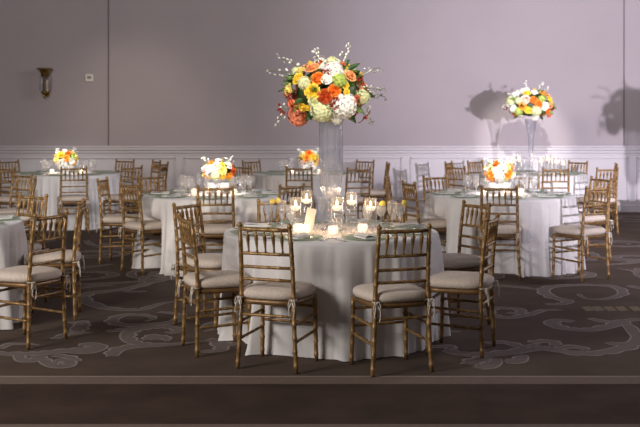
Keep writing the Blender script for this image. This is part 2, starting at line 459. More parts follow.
TABLES = {   # centre x (px), distance
 'front': (331, 7.83), 'left': (216, 11.5), 'right': (500.5, 11.5), 'farleft': (68, 15.9), 'farmid': (306, 15.9),
 'farright': (533, 15.9), 'nearleft': (-79, 8.44)}
TC = {k: (wx(a, b), b) for k, (a, b) in TABLES.items()}
TC['off'] = (-4.35, 11.6)
G = {'front': 'gold chairs round the front table', 'left': 'gold chairs round the middle left table', 'right': 'gold chairs round the middle right table',
     'farleft': 'gold chairs round the far left table', 'farmid': 'gold chairs round the far middle table', 'farright': 'gold chairs round the far right table',
     'nearleft': 'gold chairs round the cut-off left table', 'off': 'gold chairs by the left edge'}
CH = [
 ('front', 264.7, 6.71, 'gold bamboo-turned chair at front table, near side, left of the pair with backs to us', None),
 ('front', 404.5, 6.62, 'gold bamboo-turned chair at front table, near side, right of the pair with backs to us', None),
 ('front', 492.5, 7.27, 'gold chair seen side-on, nearer of the two at the front table\'s right side', (-.94, .35)),
 ('front', 476.5, 8.44, 'gold chair, farther of the two at the front table\'s right side', None),
 ('front', 185.5, 7.30, 'gold chair seen side-on, nearer of the two at the front table\'s left side', (.94, .35)),
 ('front', 187.0, 8.44, 'gold chair, farther of the two at the front table\'s left side', None),
 ('front', 278.0, 8.78, 'gold chair behind front table, its top rail behind goblets left of the vase', None),
 ('front', 384.0, 8.78, 'gold chair behind front table, its top rail behind glasses right of the tall vase', None),
 ('left', 215.5, 10.50, 'gold chair with its back to us at the near side of the middle left table', None),
 ('left', 129.5, 10.95, 'gold chair at near left side of the middle left table, cushion turned right', (.75, .66)),
 ('left', 102.5, 11.85, 'gold chair seen side-on, leftmost at the middle left table', (.995, -.1)),
 ('left', 150.5, 12.45, 'gold chair behind the left edge of the middle left table, low rail showing', None),
 ('left', 292.0, 10.75, 'gold chair right of the middle left table, rail just above the front table goblets', None),
 ('right', 499.3, 10.49, 'gold chair with its back to us in front of the middle right table', None),
 ('right', 598.0, 10.45, 'gold chair with beige cushion at the near right side of the middle right table', None),
 ('right', 601.0, 12.05, 'gold chair behind the near right one at the middle right table', None),
 ('right', 524.0, 12.40, 'gold chair behind the middle right table, mostly hidden by wine glasses', None),
 ('right', 435.0, 12.40, 'gold chair facing us behind the left edge of the middle right table', None),
 ('right', 387.0, 12.10, 'narrow side-on gold chair left of the middle right table, nearer the wall', (.985, -.17)),
 ('right', 408.8, 11.20, 'gold chair left of the middle right table, just above the lemon goblet', None),
 ('farleft', 74.0, 14.65, 'gold chair with back to us in front of the far left table\'s flowers', None),
 ('farleft', 4.5, 14.5, 'gold chair cut off by the left picture edge near the far left table', None),
 ('farleft', 132.0, 14.85, 'gold chair at the near right side of the far left table', None),
 ('farleft', 164.0, 16.00, 'gold chair right of the far left table, nearer of two side-on ones by the wall', (-.98, .2)),
 ('farleft', 156.5, 16.85, 'gold chair right of the far left table, farther of two side-on ones by the wall', (-.88, -.47)),
 ('farleft', 125.0, 17.15, 'gold chair against the white panelling behind the far left table', None),
 ('farleft', 9.0, 16.90, 'gold chair by the wall at the left picture edge, behind the far left table', None),
 ('farmid', 299.0, 14.6, 'gold chair, back to us, just left of the tall vase at far middle table', None),
 ('farmid', 242.5, 14.95, 'gold chair partly behind low orange flower, at near left of far middle table', None),
 ('farmid', 251.2, 16.85, 'gold chair by the panelling at the far left of the far middle table', None),
 ('farmid', 359.0, 14.35, 'gold chair right of the tall vase, nearer of two at far middle table', None),
 ('farmid', 365.3, 16.95, 'gold chair right of the tall vase, farther of two at far middle table', None),
 ('farmid', 388.0, 15.95, 'very narrow side-on gold chair right of the far middle table', None),
 ('farright', 456.0, 14.90, 'gold chair at near left side of the far right table', None),
 ('farright', 448.7, 16.40, 'side-on gold chair left of the far right table, half behind another', None),
 ('farright', 475.0, 16.75, 'gold chair facing us at the far left of the far right table', None),
 ('farright', 556.0, 14.35, 'gold chair with its back to us in front of the far right table', None),
 ('farright', 578.0, 16.60, 'gold chair against the panelling behind the far right table\'s right edge', None),
 ('farright', 607.5, 14.35, 'gold chair at near right side of the far right table', None),
 ('farright', 616.2, 15.65, 'side-on gold chair rightmost of all, beside the white panelling', None),
 ('nearleft', 51.0, 7.53, 'large gold chair at the left table cut by the frame, nearest of its three', (-.9, .43)),
 ('nearleft', 81.3, 8.60, 'gold chair seen edge-on with hanging cord ties, beside the nearest left chair', None),
 ('nearleft', 33.0, 9.38, 'gold chair beyond the cut-off left table, facing us', None),
 ('off', 22.5, 12.75, 'gold chair at far left, between the cut-off chairs and the far left table', None),
 ('off', 35.0, 12.05, 'dark side-on gold chair left of the far left table cloth', (-.97, -.22)),
]
chairs_at = {}
for (t, px, Y, lab, face) in CH:
    bx0 = Vector((wx(px, Y), Y)); c = Vector(TC[t])
    d = Vector(face).normalized() if face else (c - bx0).normalized()
    loc = bx0 + d * .222
    rz = math.atan2(d.y, d.x) - PI / 2
    place(chair0, (loc.x, loc.y, 0), rz, lab, 'chair', G[t])
    chairs_at.setdefault(t, []).append((loc, rz))

# ------------------------------------------------------------------ tables and cloths
TD = {'front': 'front table', 'left': 'middle left table', 'right': 'middle right table', 'farleft': 'far left table', 'farmid': 'far middle table', 'farright': 'far right table', 'nearleft': 'cut-off left table'}
TL = {
 'front': 'ivory floor-length cloth on the front round table, under the tall vase',
 'left': 'ivory floor-length cloth on the middle left round table with low white and yellow flowers',
 'right': 'ivory floor-length cloth on the middle right table, lit violet in its folds',
 'farleft': 'ivory cloth on the far left round table with low yellow flowers, near the sconce wall',
 'farmid': 'ivory cloth on the far middle round table, seen behind the tall vase',
 'farright': 'ivory cloth on the far right round table carrying the smaller tall arrangement',
 'nearleft': 'ivory cloth of the round table cut off by the left picture edge'}
TZ = .765
def cloth(t, seed):
    r = random.Random(seed); m = MB(); N = 320; ph = [r.uniform(0, 2 * PI) for _ in range(6)]
    cx, cy = TC[t]; ch = chairs_at.get(t, [])
    amp = {'front': .75, 'right': 1.1}.get(t, 1.0)
    rows = []; pushed = set()
    for rr in (.0, .25, .5, .70, .745): rows.append([(rr, TZ, 0)] * N)
    prof = [(.762, TZ - .002, 0), (.772, TZ - .010, .02), (.777, TZ - .03, .06)]
    K = 15
    for k in range(1, K + 1):
        u = k / K; prof.append((.777 + .038 * u, (TZ - .03) * (1 - u) + .006 * u, .06 + .94 * u ** .62))
    for p in prof: rows.append([p] * N)
    out = []
    for row in rows:
        o_ = []
        for k in range(N):
            a = 2 * PI * k / N; rr, z, f_ = row[k]
            rg_ = lambda n_, p_: (1 - abs(math.sin(n_ * a / 2 + p_ + .5 * math.sin(2 * a + ph[4])))) ** 1.4
            d = rg_(13, ph[0]) * 1.0 + rg_(22, ph[1]) * .75 + rg_(9, ph[2]) * .5 - .55 + .10 * math.sin(41 * a + ph[3]) + .34 * rg_(47, ph[5]) + .22 * rg_(71, ph[3])
            d0 = (math.sin(9 * a + ph[0]) * .4 + math.sin(14 * a + ph[1] + .6 * math.sin(3 * a + ph[4])) * .55 + math.sin(23 * a + ph[2]) * .3 + math.sin(37 * a + ph[3]) * .12)
            rr2 = rr - f_ * .012 + f_ * amp * .078 * d
            x, y = cx + rr2 * math.cos(a), cy + rr2 * math.sin(a)
            if z < .54 and f_ > .1:
                for (cl, rz) in ch:
                    for it in range(40):
                        lx = (x - cl.x) * math.cos(-rz) - (y - cl.y) * math.sin(-rz); ly = (x - cl.x) * math.sin(-rz) + (y - cl.y) * math.cos(-rz)
                        if abs(lx) < .222 and -.28 < ly < .225:
                            pushed.add(k); rr2 -= .012; x, y = cx + rr2 * math.cos(a), cy + rr2 * math.sin(a)
                        else: break
            o_.append(Vector((x - cx, y - cy, z)))
        out.append(o_)
    # relax the pushed-in areas down the drop
    for it in range(3):
        for i in range(6, len(out) - 1):
            for k in range(N):
                if not any((k + q) % N in pushed for q in range(-3, 4)): continue
                v = out[i][k]; w_ = (out[i - 1][k] + out[i + 1][k] + out[i][k - 1] + out[i][(k + 1) % N]) / 4
                rr_v = math.hypot(v.x, v.y); rr_w = math.hypot(w_.x, w_.y)
                if rr_w < rr_v:
                    s_ = (rr_v * .4 + rr_w * .6) / rr_v; out[i][k] = Vector((v.x * s_, v.y * s_, v.z))
    b = 0
    for row in out: m.v.extend(row)
    for i in range(len(out) - 1):
        for k in range(N): m.face((i * N + k, (i + 1) * N + k, (i + 1) * N + (k + 1) % N, i * N + (k + 1) % N))
    o = m.build('tablecloth', CLOTH, loc=(cx, cy, 0)); tag(o, TL[t], 'tablecloth', 'floor-length ivory tablecloths')
for i, t in enumerate(TABLES): cloth(t, 11 + i)

# ------------------------------------------------------------------ tableware prototypes
def proto_goblet(name, hgt, rb, water=None, wl=.6):
    root = empty(name); zb = hgt * .42
    m = MB()
    m.lathe([(.0, .001), (.033, .001), (.034, .004), (.012, .009), (.0055, .02), (.0045, zb * .8), (.008, zb), (rb * .55, zb + .012), (rb * .9, zb + .04), (rb, zb + (hgt - zb) * .5), (rb * .93, hgt - .012), (rb * .88, hgt)], 20)
    m.build('glass', GLASS, root)
    if water:
        m = MB(); t = zb + (hgt - zb) * wl
        m.lathe([(.0, zb + .006), (rb * .5, zb + .014), (rb * .86, zb + .042), (rb * .95, min(t, zb + (hgt - zb) * .5)), (rb * .92, t), (.0, t)], 16); m.build('water', water, root)
    return root
GOB = proto_goblet('water_goblet', .185, .037, WATER); WINE = proto_goblet('wine_glass', .205, .034); ICED = proto_goblet('iced_water_goblet', .185, .038, ICE, .8)

def proto_cyl(hh, wl):
    root = empty('glass_cylinder'); m = MB(); r = .044
    m.lathe([(.0, .001), (r - .002, .001), (r, .004), (r, hh), (r - .003, hh), (r - .003, .012), (.0, .012)], 22); m.build('glass', CGLASS, root)
    m = MB(); m.lathe([(.0, .014), (r - .004, .014), (r - .004, wl), (.0, wl)], 18); m.build('water', WATER, root)
    return root
def proto_float():
    root = empty('floating_candle')
    m = MB(); m.lathe([(.0, 0), (.018, 0), (.032, .012), (.036, .026), (.034, .032), (.022, .030), (.0, .029)], 18); m.build('wax', WAX, root)
    m = MB(); m.tube([(0, 0, .028), (0, 0, .040)], .0015, 5); m.build('wick', WICK, root)
    m = MB(); m.lathe([(.0, .034), (.006, .040), (.0085, .050), (.005, .064), (.0, .078)], 10); m.build('flame', FLAME, root)
    return root
FLOAT = proto_float()
def proto_votive():
    root = empty('votive_candle')
    m = MB(); m.lathe([(.0, .001), (.026, .001), (.036, .02), (.038, .045), (.033, .068), (.031, .068), (.034, .045), (.030, .02), (.0, .008)], 20); m.build('glass_cup', GLASS, root)
    m = MB(); m.lathe([(.0, .010), (.024, .010), (.026, .030), (.0, .031)], 14); m.build('wax', WAX, root)
    m = MB(); m.lathe([(.0, .033), (.005, .038), (.007, .046), (.004, .056), (.0, .066)], 10); m.build('flame', FLAME, root)
    return root
VOT = proto_votive()
def proto_charger():
    m = MB(); m.lathe([(.0, .003), (.095, .003), (.105, .008), (.155, .014), (.166, .017), (.166, .013), (.155, .009), (.105, .002), (.09, .0005), (.0, .0005)], 32)
    return m.build('charger_plate', CHARGER)
CHG = proto_charger()
def proto_napkin():
    m = MB(); rows = []
    for j in range(9):
        u = j / 8; rows.append([(-.045 + .09 * i / 6 + .006 * math.sin(7 * u), -.10 + .20 * u, .020 + .010 * math.sin(PI * i / 6) + .004 * math.sin(5 * u + i)) for i in range(7)])
    m.grid(rows)
    rows = [[(p[0], p[1], .006) for p in r] for r in rows][::-1]; m.grid(rows)
    m.box((0, 0, .012), (.084, .19, .012))
    return m.build('folded_napkin', NAPKIN)
NAP = proto_napkin()
def proto_cut(kind):
    m = MB()
    if kind == 'fork':
        m.tube(cr([(0, -.10, .004), (0, -.03, .004), (0, .04, .008), (0, .055, .005)], 4), .0032, 6)
        for k in range(4): m.tube([((k - 1.5) * .006 * .6, .055, .005), ((k - 1.5) * .006, .07, .004), ((k - 1.5) * .006, .10, .007)], .0014, 4)
        m.box((0, .062, .005), (.022, .016, .002))
    else:
        m.tube([(0, -.11, .004), (0, -.01, .004)], .0045, 6); m.box((0, .055, .004), (.017, .13, .002))
    return m.build(kind, STEEL)
FORK = proto_cut('fork'); KNIFE = proto_cut('knife')

def side_word(dx, dy, r=.3):
    if dy < -abs(dx): return 'near side'
    if dy > abs(dx): return 'far side'
    return 'left side' if dx < 0 else 'right side'
def pos8(i):
    return ['nearest us', 'near right', 'right', 'far right', 'farthest from us', 'far left', 'left', 'near left'][i % 8]
def seat_dirs(off): return [(-PI / 2 + off + k * PI / 4) for k in range(8)]

def setting(t, off, glasses=True, cutlery=False, napkins=True, skip=()):
    cx, cy = TC[t]; td = TD[t]
    for i, a in enumerate(seat_dirs(off)):
        if i in skip: continue
        d = Vector((math.cos(a), math.sin(a))); n_ = Vector((-d.y, d.x)); z = TZ + .001
        w_ = pos8(i) if off == 0 else ['just left of nearest', 'just right of nearest', 'near right', 'far right', 'just right of farthest', 'just left of farthest', 'far left', 'near left'][i]
        p = Vector((cx, cy)) + d * .59
        place(CHG, (p.x, p.y, z), 0, 'pale green glass charger plate on the %s, seat %s' % (td, w_), 'charger plate', 'green charger plates on the ' + td)
        if napkins:
            place(NAP, (p.x, p.y, z + .0005), a + PI / 2, 'folded white napkin on plate of the %s, seat %s' % (td, w_), 'napkin', 'napkins on the ' + td)
        if cutlery:
            for s_, pr, nm in ((-1, KNIFE, 'knife'), (1, FORK, 'fork')):
                q = p + n_ * s_ * .195; place(pr, (q.x, q.y, z), a - PI / 2, 'steel %s beside the plate on the %s, seat %s' % (nm, td, w_), nm, 'cutlery on the ' + td)
        if glasses:
            q = Vector((cx, cy)) + d * .375 + n_ * .055; place(GOB, (q.x, q.y, z), 0, 'stemmed water goblet on the %s, seat %s' % (td, w_), 'goblet', 'glassware on the ' + td)
            q = Vector((cx, cy)) + d * .36 - n_ * .055; place(WINE, (q.x, q.y, z), 0, 'empty clear wine glass on the %s, seat %s' % (td, w_), 'wine glass', 'glassware on the ' + td)

setting('front', PI / 8 * -1, glasses=False, cutlery=True)
# offset of -22.5 deg puts seat 0 just left of nearest
setting('left', 0); setting('right', 0)
setting('farleft', 0, napkins=False); setting('farmid', 0, napkins=False); setting('farright', 0, napkins=False)
setting('nearleft', PI / 8, glasses=False, skip=(0, 4, 5, 6, 7))

cx, cy = TC['front']; ZT = TZ + .001
def onT1(px, dy):
    Y = cy + dy; return (wx(px, Y), Y)
GL = [  # px, dy, proto, label
 (268.5, .30, GOB, 'water goblet leftmost on the front table, lemon slice on its rim'),
 (282, .17, WINE, 'clear wine glass second from left on the front table'),
 (291, -.06, GOB, 'water goblet left of the white card on the front table, set forward'),
 (367.5, -.02, GOB, 'water goblet in front of the rightmost floating candle'),
 (381, .20, ICED, 'frosty iced water goblet with lemon on the right of the front table'),
 (392, .12, WINE, 'clear wine glass between the iced goblet and the rightmost goblet'),
 (400, .17, GOB, 'water goblet rightmost on the front table with lemon slice'),
 (322, .50, WINE, 'clear wine glass behind the tall vase base, left'), (346, .50, GOB, 'water goblet behind the tall vase base, right')]
def lemon(x, y, z, lab, a=0.3):
    m = MB(); m.lathe([(.0, -.003), (.020, -.003), (.022, 0), (.020, .003), (.0, .003)], 14, M=Matrix.Rotation(PI / 2, 3, 'X') @ Matrix.Rotation(0, 3, 'Z'))
    o = m.build('lemon_slice', LEMON, loc=(x, y, z)); o.rotation_euler = (0, .3, a); tag(o, lab, 'lemon slice', 'lemon slices on goblets')
for px, dy, pr, lab in GL:
    x, y = onT1(px, dy)
    place(pr, (x, y, ZT), 0, lab, 'wine glass' if pr is WINE else 'goblet', 'glassware on the front table')
x, y = onT1(268.5, .30); lemon(x + .028, y - .012, ZT + .186, 'lemon slice on the leftmost goblet of the front table')
x, y = onT1(282, .17); lemon(x - .03, y - .01, ZT + .204, 'lemon slice on the glass second from left', -.3)
x, y = onT1(381, .20); lemon(x + .01, y - .032, ZT + .182, 'lemon slice on the frosty iced goblet', 0)
x, y = onT1(400, .17); lemon(x + .034, y - .005, ZT + .186, 'lemon slice on the rightmost goblet of the front table', .2)

def point(loc, e, r=.02, c=(1, .72, .45)):
    l = bpy.data.lights.new('candle_light', 'POINT'); l.energy = e; l.shadow_soft_size = r; l.color = c
    o = bpy.data.objects.new('candle_light', l); col.objects.link(o); o.location = loc; return o
CYL = [(295.6, .04, 205, 'leftmost'), (306.6, .22, 198, 'second from left, tall'), (337, -.17, 205, 'middle one in front of the vase'), (351.5, .18, 199.4, 'fourth from left, tall'), (370.6, .07, 205.6, 'rightmost')]
for px, dy, yc, lab in CYL:
    x, y = onT1(px, dy); zc = H - (yc - HY + 4) * y / F
    pr = proto_cyl(zc - ZT + .085, zc - ZT)
    place(pr, (x, y, ZT), 0, 'glass cylinder with floating candle, %s on the front table' % lab, 'candle holder', 'candle cylinders on the front table')
    place(FLOAT, (x, y, zc - .012), 0, 'lit floating candle in cylinder, %s on front table' % lab, 'candle', 'floating candles on the front table')
    point((x, y, zc + .075), .9)
for px, dy, lab in ((298, -.20, 'left of the pair by the white card'), (305.8, -.26, 'right of the pair by the white card'), (333, -.36, 'in front of the tall vase'), (362.5, -.22, 'right of the tall vase')):
    x, y = onT1(px, dy); place(VOT, (x, y, ZT), 0, 'small lit glass votive %s' % lab, 'votive candle', 'votives on the front table')
    point((x, y, ZT + .09), .45)
# table card
x, y = onT1(310, -.12)
c_ = tag(empty('table_card', (x, y, ZT), .15), 'tall narrow white card standing among candles left of the vase', 'table card')
m = MB(); m.box((0, 0, .095), (.068, .003, .15), Matrix.Rotation(.2, 3, 'Y') @ Matrix.Rotation(-.1, 3, 'X')); m.build('card', CARD, c_)
m = MB(); m.box((0, 0, .012), (.05, .03, .024), bev=.004); m.build('holder', CRYSTAL, c_)
# scattered crystals
m = MB(); r = random.Random(3)
for k in range(420):
    a = r.uniform(0, 2 * PI); d = .12 + .27 * r.random() ** .8; s_ = r.uniform(.006, .013)
    m.sphere((cx + d * math.cos(a) * 1.05, cy + d * math.sin(a) * .95, ZT + s_ * .8), s_, n=5, m=3)
tag(m.build('crystal_scatter', CRYSTAL), 'clear crystal chips scattered round the tall vase on the front table', 'crystals', kind='stuff')

# ------------------------------------------------------------------ vases
def tall_vase(loc, top_r, low_r, hh, lab, seed):
    root = tag(empty('tall_vase', loc), lab, 'vase', 'tall glass vases')
    m = MB()
    P = [(.0, .001), (top_r * .95, .001), (top_r * .98, .008), (top_r * .5, .02), (.022, .045), (.016, .075), (.036, .11), (.018, .145), (.020, .20),
         (low_r * .42, .225), (low_r * .68, .26), (low_r * .86, .32), (low_r * .97, .42), (low_r * .98, hh * .75), (top_r, hh - .01), (top_r * 1.05, hh)]
    m.lathe(P, 140, flute=.05, nf=14); m.build('glass_body', VGLASS, root)
    m = MB(); Q = [(.0, .225), (low_r * .36, .235), (low_r * .58, .265), (low_r * .76, .32), (low_r * .86, .42), (low_r * .87, hh * .75), (top_r * .9, hh - .02)]
    m.lathe(Q, 40); m.build('glass_liner', GLASS, root)
    return root
tall_vase((cx, cy, ZT), .083, .086, .80, 'tall fluted clear glass vase in the centre of the front table', 1)
x7, y7 = TC['farright']
x7 -= .03
def trumpet(loc):
    root = tag(empty('trumpet_vase', loc), 'slim clear glass trumpet vase on the far right table, among candles', 'vase', 'tall glass vases')
    m = MB(); m.lathe([(.0, .001), (.09, .001), (.09, .006), (.03, .02), (.02, .05), (.03, .07), (.02, .09), (.024, .14), (.032, .3), (.05, .55), (.085, .74), (.105, .80)], 40, flute=.03, nf=10)
    m.build('glass_body', VGLASS, root)
    m = MB(); r = random.Random(8)
    for k in range(60):
        z = .08 + .6 * k / 60; rr = .02 + .03 * z; a = r.uniform(0, 2 * PI); m.sphere((rr * math.cos(a), rr * math.sin(a), z), .007, n=5, m=3)
    m.build('bead_string', CRYSTAL, root); return root
trumpet((x7, y7, ZT))
for i, (px, dy, hh) in enumerate(((519, -.1, .27), (511, .1, .22), (541, -.16, .24), (548, .12, .27), (556, -.02, .23), (563, .14, .20))):
    y = y7 + dy; x = wx(px, y)
    pr = proto_cyl(hh, hh - .08); w_ = ['second from left', 'leftmost', 'just right of the trumpet vase', 'fourth from left', 'second from right', 'rightmost'][i]
    place(pr, (x, y, ZT), 0, 'glass cylinder with floating candle, %s on the far right table' % w_, 'candle holder', 'candle cylinders on the far right table')
    place(FLOAT, (x, y, ZT + hh - .092), 0, 'lit floating candle, %s on the far right table' % w_, 'candle', 'floating candles on the far right table')
    point((x, y, ZT + hh), .8)

# ------------------------------------------------------------------ flowers
def frame(nrm):
    n = Vector(nrm).normalized(); a = Vector((0, 0, 1)) if abs(n.z) < .9 else Vector((1, 0, 0))
    u = a.cross(n).normalized(); v = n.cross(u); return u, v, n
def rose(parent, c, nrm, R, mt, rg):
    m = MB(); u, v, n = frame(nrm); c = Vector(c)
    for ring, (cnt, ro, tilt, hh) in enumerate(((3, .18, .05, .75), (4, .42, .25, .72), (5, .68, .55, .60), (6, .92, .95, .42))):
        ph = rg.uniform(0, 6)
        for k in range(cnt):
            a = ph + 2 * PI * k / cnt; wd = 2 * PI / cnt * .72; rows = []
            for j in range(4):
                t = j / 3; row = []
                for i in range(5):
                    w_ = (i / 4 - .5) * 2; aa = a + w_ * wd * (.55 + .45 * math.sin(PI * min(t + .25, 1)))
                    rr = ro * R * (.35 + .65 * t ** .8 + .14 * tilt * t * t) * (1 + .04 * w_ * w_)
                    z = R * (-.25 + (hh + .25) * t - .30 * tilt * t ** 3 - .10 * w_ * w_ * t)
                    row.append(c + (u * math.cos(aa) + v * math.sin(aa)) * rr + n * z)
                rows.append(row)
            m.grid(rows)
    m.sphere(c + n * R * .1, R * .30, n=7, m=4)
    m.sphere(c - n * R * .15, R * .5, n=8, m=4)
    return m.build('rose', mt, parent)
def hydra(parent, c, nrm, R, mt, rg, name='hydrangea', cnt=70):
    m = MB(); u, v, n = frame(nrm); c = Vector(c)
    m.sphere(c, R * .82, n=12, m=8)
    for k in range(cnt):
        z = 1 - 1.55 * (k + .5) / cnt; a = k * 2.39996 + rg.uniform(-.2, .2); q = math.sqrt(max(0, 1 - z * z))
        d = (u * math.cos(a) * q + v * math.sin(a) * q + n * z); p = c + d * R * rg.uniform(.88, 1.02); uu, vv, nn = frame(d)
        s_ = R * .22; ro = rg.uniform(0, 2)
        for j in range(4):
            aa = ro + j * PI / 2; e = uu * math.cos(aa) + vv * math.sin(aa); f_ = -uu * math.sin(aa) + vv * math.cos(aa)
            b = len(m.v); m.v += [p, p + e * s_ * .6 + f_ * s_ * .45 + nn * s_ * .25, p + e * s_ * 1.05 + nn * s_ * .12, p + e * s_ * .6 - f_ * s_ * .45 + nn * s_ * .25]
            m.face((b, b + 3, b + 2, b + 1), 0, False)
    return m.build(name, mt, parent)
def leaf(parent, c, d, L, mt, rg):
    m = MB(); d = Vector(d).normalized(); u, v, n = frame(d); w_ = u * math.cos(1) + v * math.sin(rg.uniform(0, 6)); w_ = (w_ - d * w_.dot(d)).normalized(); q = d.cross(w_)
    rows = []
    for j in range(7):
        t = j / 6; hw = L * .24 * math.sin(PI * t ** .8) + .0005
        rows.append([Vector(c) + d * L * t + w_ * hw * s_ + q * (L * .10 * abs(s_) + -L * .22 * t * t) for s_ in (-1, -.5, 0, .5, 1)])
    m.grid(rows); return m.build('leaf', mt, parent)
def sprig(parent, c, d, L, rg):
    root_m = MB(); d = Vector(d).normalized(); u, v, n = frame(d); c = Vector(c)
    k1 = root_m.m(LEAFL); k2 = root_m.m(PET['white'])
    P = [c + d * L * t + Vector((0, 0, -.18 * L * t * t)) + u * .06 * L * math.sin(3 * t) for t in [k / 8 for k in range(9)]]
    root_m.tube(P, .0018, 5, k1)
    for i in range(2, 9):
        for s_ in (-1, 1):
            if rg.random() < .8:
                q = P[i] + (u * s_ + v * rg.uniform(-1, 1)) * rg.uniform(.010, .038)
                root_m.tube([P[i], q], .0012, 4, k1); root_m.sphere(q, rg.uniform(.005, .010), k2, n=6, m=4)
                for j in range(3):
                    a = rg.uniform(0, 6); root_m.sphere(q + u * math.cos(a) * .008 + n * math.sin(a) * .008, .005, k2, n=5, m=3)
    return root_m.build('sprig', [LEAFL, PET['white']], parent)
def berries(parent, c, nrm, R, rg, mt):
    m = MB(); u, v, n = frame(nrm)
    for k in range(12):
        a = rg.uniform(0, 6.28); q = R * math.sqrt(rg.random()); m.sphere(Vector(c) + (u * math.cos(a) + v * math.sin(a)) * q + n * rg.uniform(-.3, .5) * R, R * .24, n=7, m=4)
    return m.build('berry_cluster', mt, parent)
def lily(parent, c, nrm, R, mt, rg):
    m = MB(); u, v, n = frame(nrm); c = Vector(c)
    for k in range(6):
        a = k * PI / 3 + rg.uniform(-.1, .1); e = u * math.cos(a) + v * math.sin(a); f_ = -u * math.sin(a) + v * math.cos(a); rows = []
        for j in range(6):
            t = j / 5; hw = R * .30 * math.sin(PI * (.08 + .88 * t)); rows.append([c + e * R * t * 1.1 + n * R * (.55 * t - .5 * t * t * t) + f_ * hw * s_ + n * R * .06 * abs(s_) for s_ in (-1, 0, 1)])
        m.grid(rows)
    for k in range(5):
        a = k * 1.256; m.tube([c, c + n * R * .5 + (u * math.cos(a) + v * math.sin(a)) * R * .15], R * .03, 4)
    return m.build('lily', mt, parent)

def arrangement(loc, spec, rad, lab, seed, fill, sprigs=(), leaves=20, group='flower arrangements'):
    """spec: (dx, dz, kind, colour, r) in metres on the front of the dome; rad=(rx, ry, rz)"""
    rg = random.Random(seed); root = tag(empty('flower_arrangement', loc), lab, 'flower arrangement', group)
    m = MB(); m.sphere((0, 0, 0), .72, n=20, m=12, sq=rad)
    m.v = [v_ * (1 + .10 * math.sin(19 * v_.x / rad[0] + 3) * math.sin(17 * v_.z / rad[2]) ) for v_ in m.v]
    m.build('foliage_mound', LEAF, root)
    pts = []
    def put(p, kind, cl, r_):
        d = Vector((p.x / rad[0] ** 2, p.y / rad[1] ** 2, p.z / rad[2] ** 2)).normalized()
        c = p - d * r_ * .45
        if kind == 'r': rose(root, c, d, r_, PET[cl], rg)
        elif kind == 'h': hydra(root, c, d, r_, PET[cl], rg)
        elif kind == 'c': hydra(root, c, d, r_, PET[cl], rg, 'carnation', 90)
        elif kind == 'b': berries(root, p, d, r_, rg, PET[cl])
        elif kind == 'l': lily(root, p, d, r_, PET[cl], rg)
        pts.append((p, r_))
    for dx, dz, kind, cl, r_ in spec:
        q = 1 - (dx / rad[0]) ** 2 - (dz / rad[2]) ** 2
        dy = -rad[1] * math.sqrt(max(q, .0)) if q > 0 else -.02
        put(Vector((dx, dy, dz)), kind, cl, r_)
    N = 90
    for k in range(N):
        z = 1 - 1.75 * (k + .5) / N; a = k * 2.39996; q = math.sqrt(max(0, 1 - z * z))
        p = Vector((math.cos(a) * q * rad[0], math.sin(a) * q * rad[1], z * rad[2]))
        kind, cl, r_ = rg.choice(fill); r_ *= rad[0] / .3
        if p.y < -rad[1] * .10 and len(spec) > 14 and q > .3 : 
            if any((p - a_).length < (b_ + r_) * 1.05 for a_, b_ in pts): continue
        if p.z > rad[2] * .62 and p.y < rad[1] * .45: r_ *= .6
        if any((p - a_).length < (b_ + r_) * .80 for a_, b_ in pts): continue
        put(p, kind, cl, r_)
    for k in range(leaves):
        z = rg.uniform(-.75, .9); a = rg.uniform(0, 2 * PI); q = math.sqrt(1 - z * z)
        d = Vector((math.cos(a) * q, math.sin(a) * q, z * .8 - .15)); p = Vector((math.cos(a) * q * rad[0], math.sin(a) * q * rad[1], z * rad[2])) * .82
        leaf(root, p, d, rad[0] * rg.uniform(.26, .36), LEAF if rg.random() < .7 else LEAFL, rg)
    for dx, dz, ex, ez, L in sprigs:
        sprig(root, (dx, -.04 if rg.random() < .6 else .05, dz), (ex, rg.uniform(-.25, .15), ez), L, rg)
    return root
def T(spec, cx0, cy0, s_):
    return [((a - cx0) / s_, (cy0 - b_) / s_, k, c, r_ / s_) for a, b_, k, c, r_ in spec]
S1 = T([
 (296, 119, 'c', 'coral', 11), (290, 104, 'r', 'coral', 6.5), (287, 90, 'r', 'butter', 7), (297, 78, 'r', 'yellow', 6.5), (312, 92, 'r', 'yellow', 8),
 (325.5, 97.5, 'r', 'rust', 7.5), (335, 91, 'r', 'orange', 6.5), (318, 78, 'r', 'orange', 7), (312, 66.5, 'r', 'peach', 7.5), (319, 58, 'l', 'white', 6),
 (334, 69, 'h', 'white', 10), (346, 108, 'h', 'white', 13.5), (321, 114, 'h', 'cream', 11), (327, 71.5, 'b', 'red', 5), (327, 79.5, 'r', 'white', 5.5),
 (340, 81, 'h', 'lime', 8), (351.5, 75, 'r', 'peach', 7), (346, 86, 'r', 'yellow', 4), (347, 93, 'r', 'yellow', 3.5), (364, 116, 'l', 'rust', 9), (357.5, 101, 'r', 'coral', 5.5),
 (302.6, 108.5, 'r', 'yellow', 5), (308, 109, 'r', 'yellow', 3.5), (282, 110, 'b', 'red', 6), (304, 83, 'h', 'cream', 7), (365, 98, 'h', 'cream', 8), (361, 82, 'b', 'red', 5),
 (335, 104, 'b', 'red', 5), (313, 103, 'r', 'cream', 5), (300, 69.5, 'r', 'butter', 5.5), (290, 97, 'b', 'red', 4), (338, 120, 'h', 'white', 7)], 327, 93, 138)
FILL = [('r', 'orange', .05), ('r', 'yellow', .05), ('h', 'white', .075), ('h', 'cream', .07), ('r', 'peach', .05), ('r', 'coral', .05), ('r', 'butter', .048), ('b', 'red', .03)]
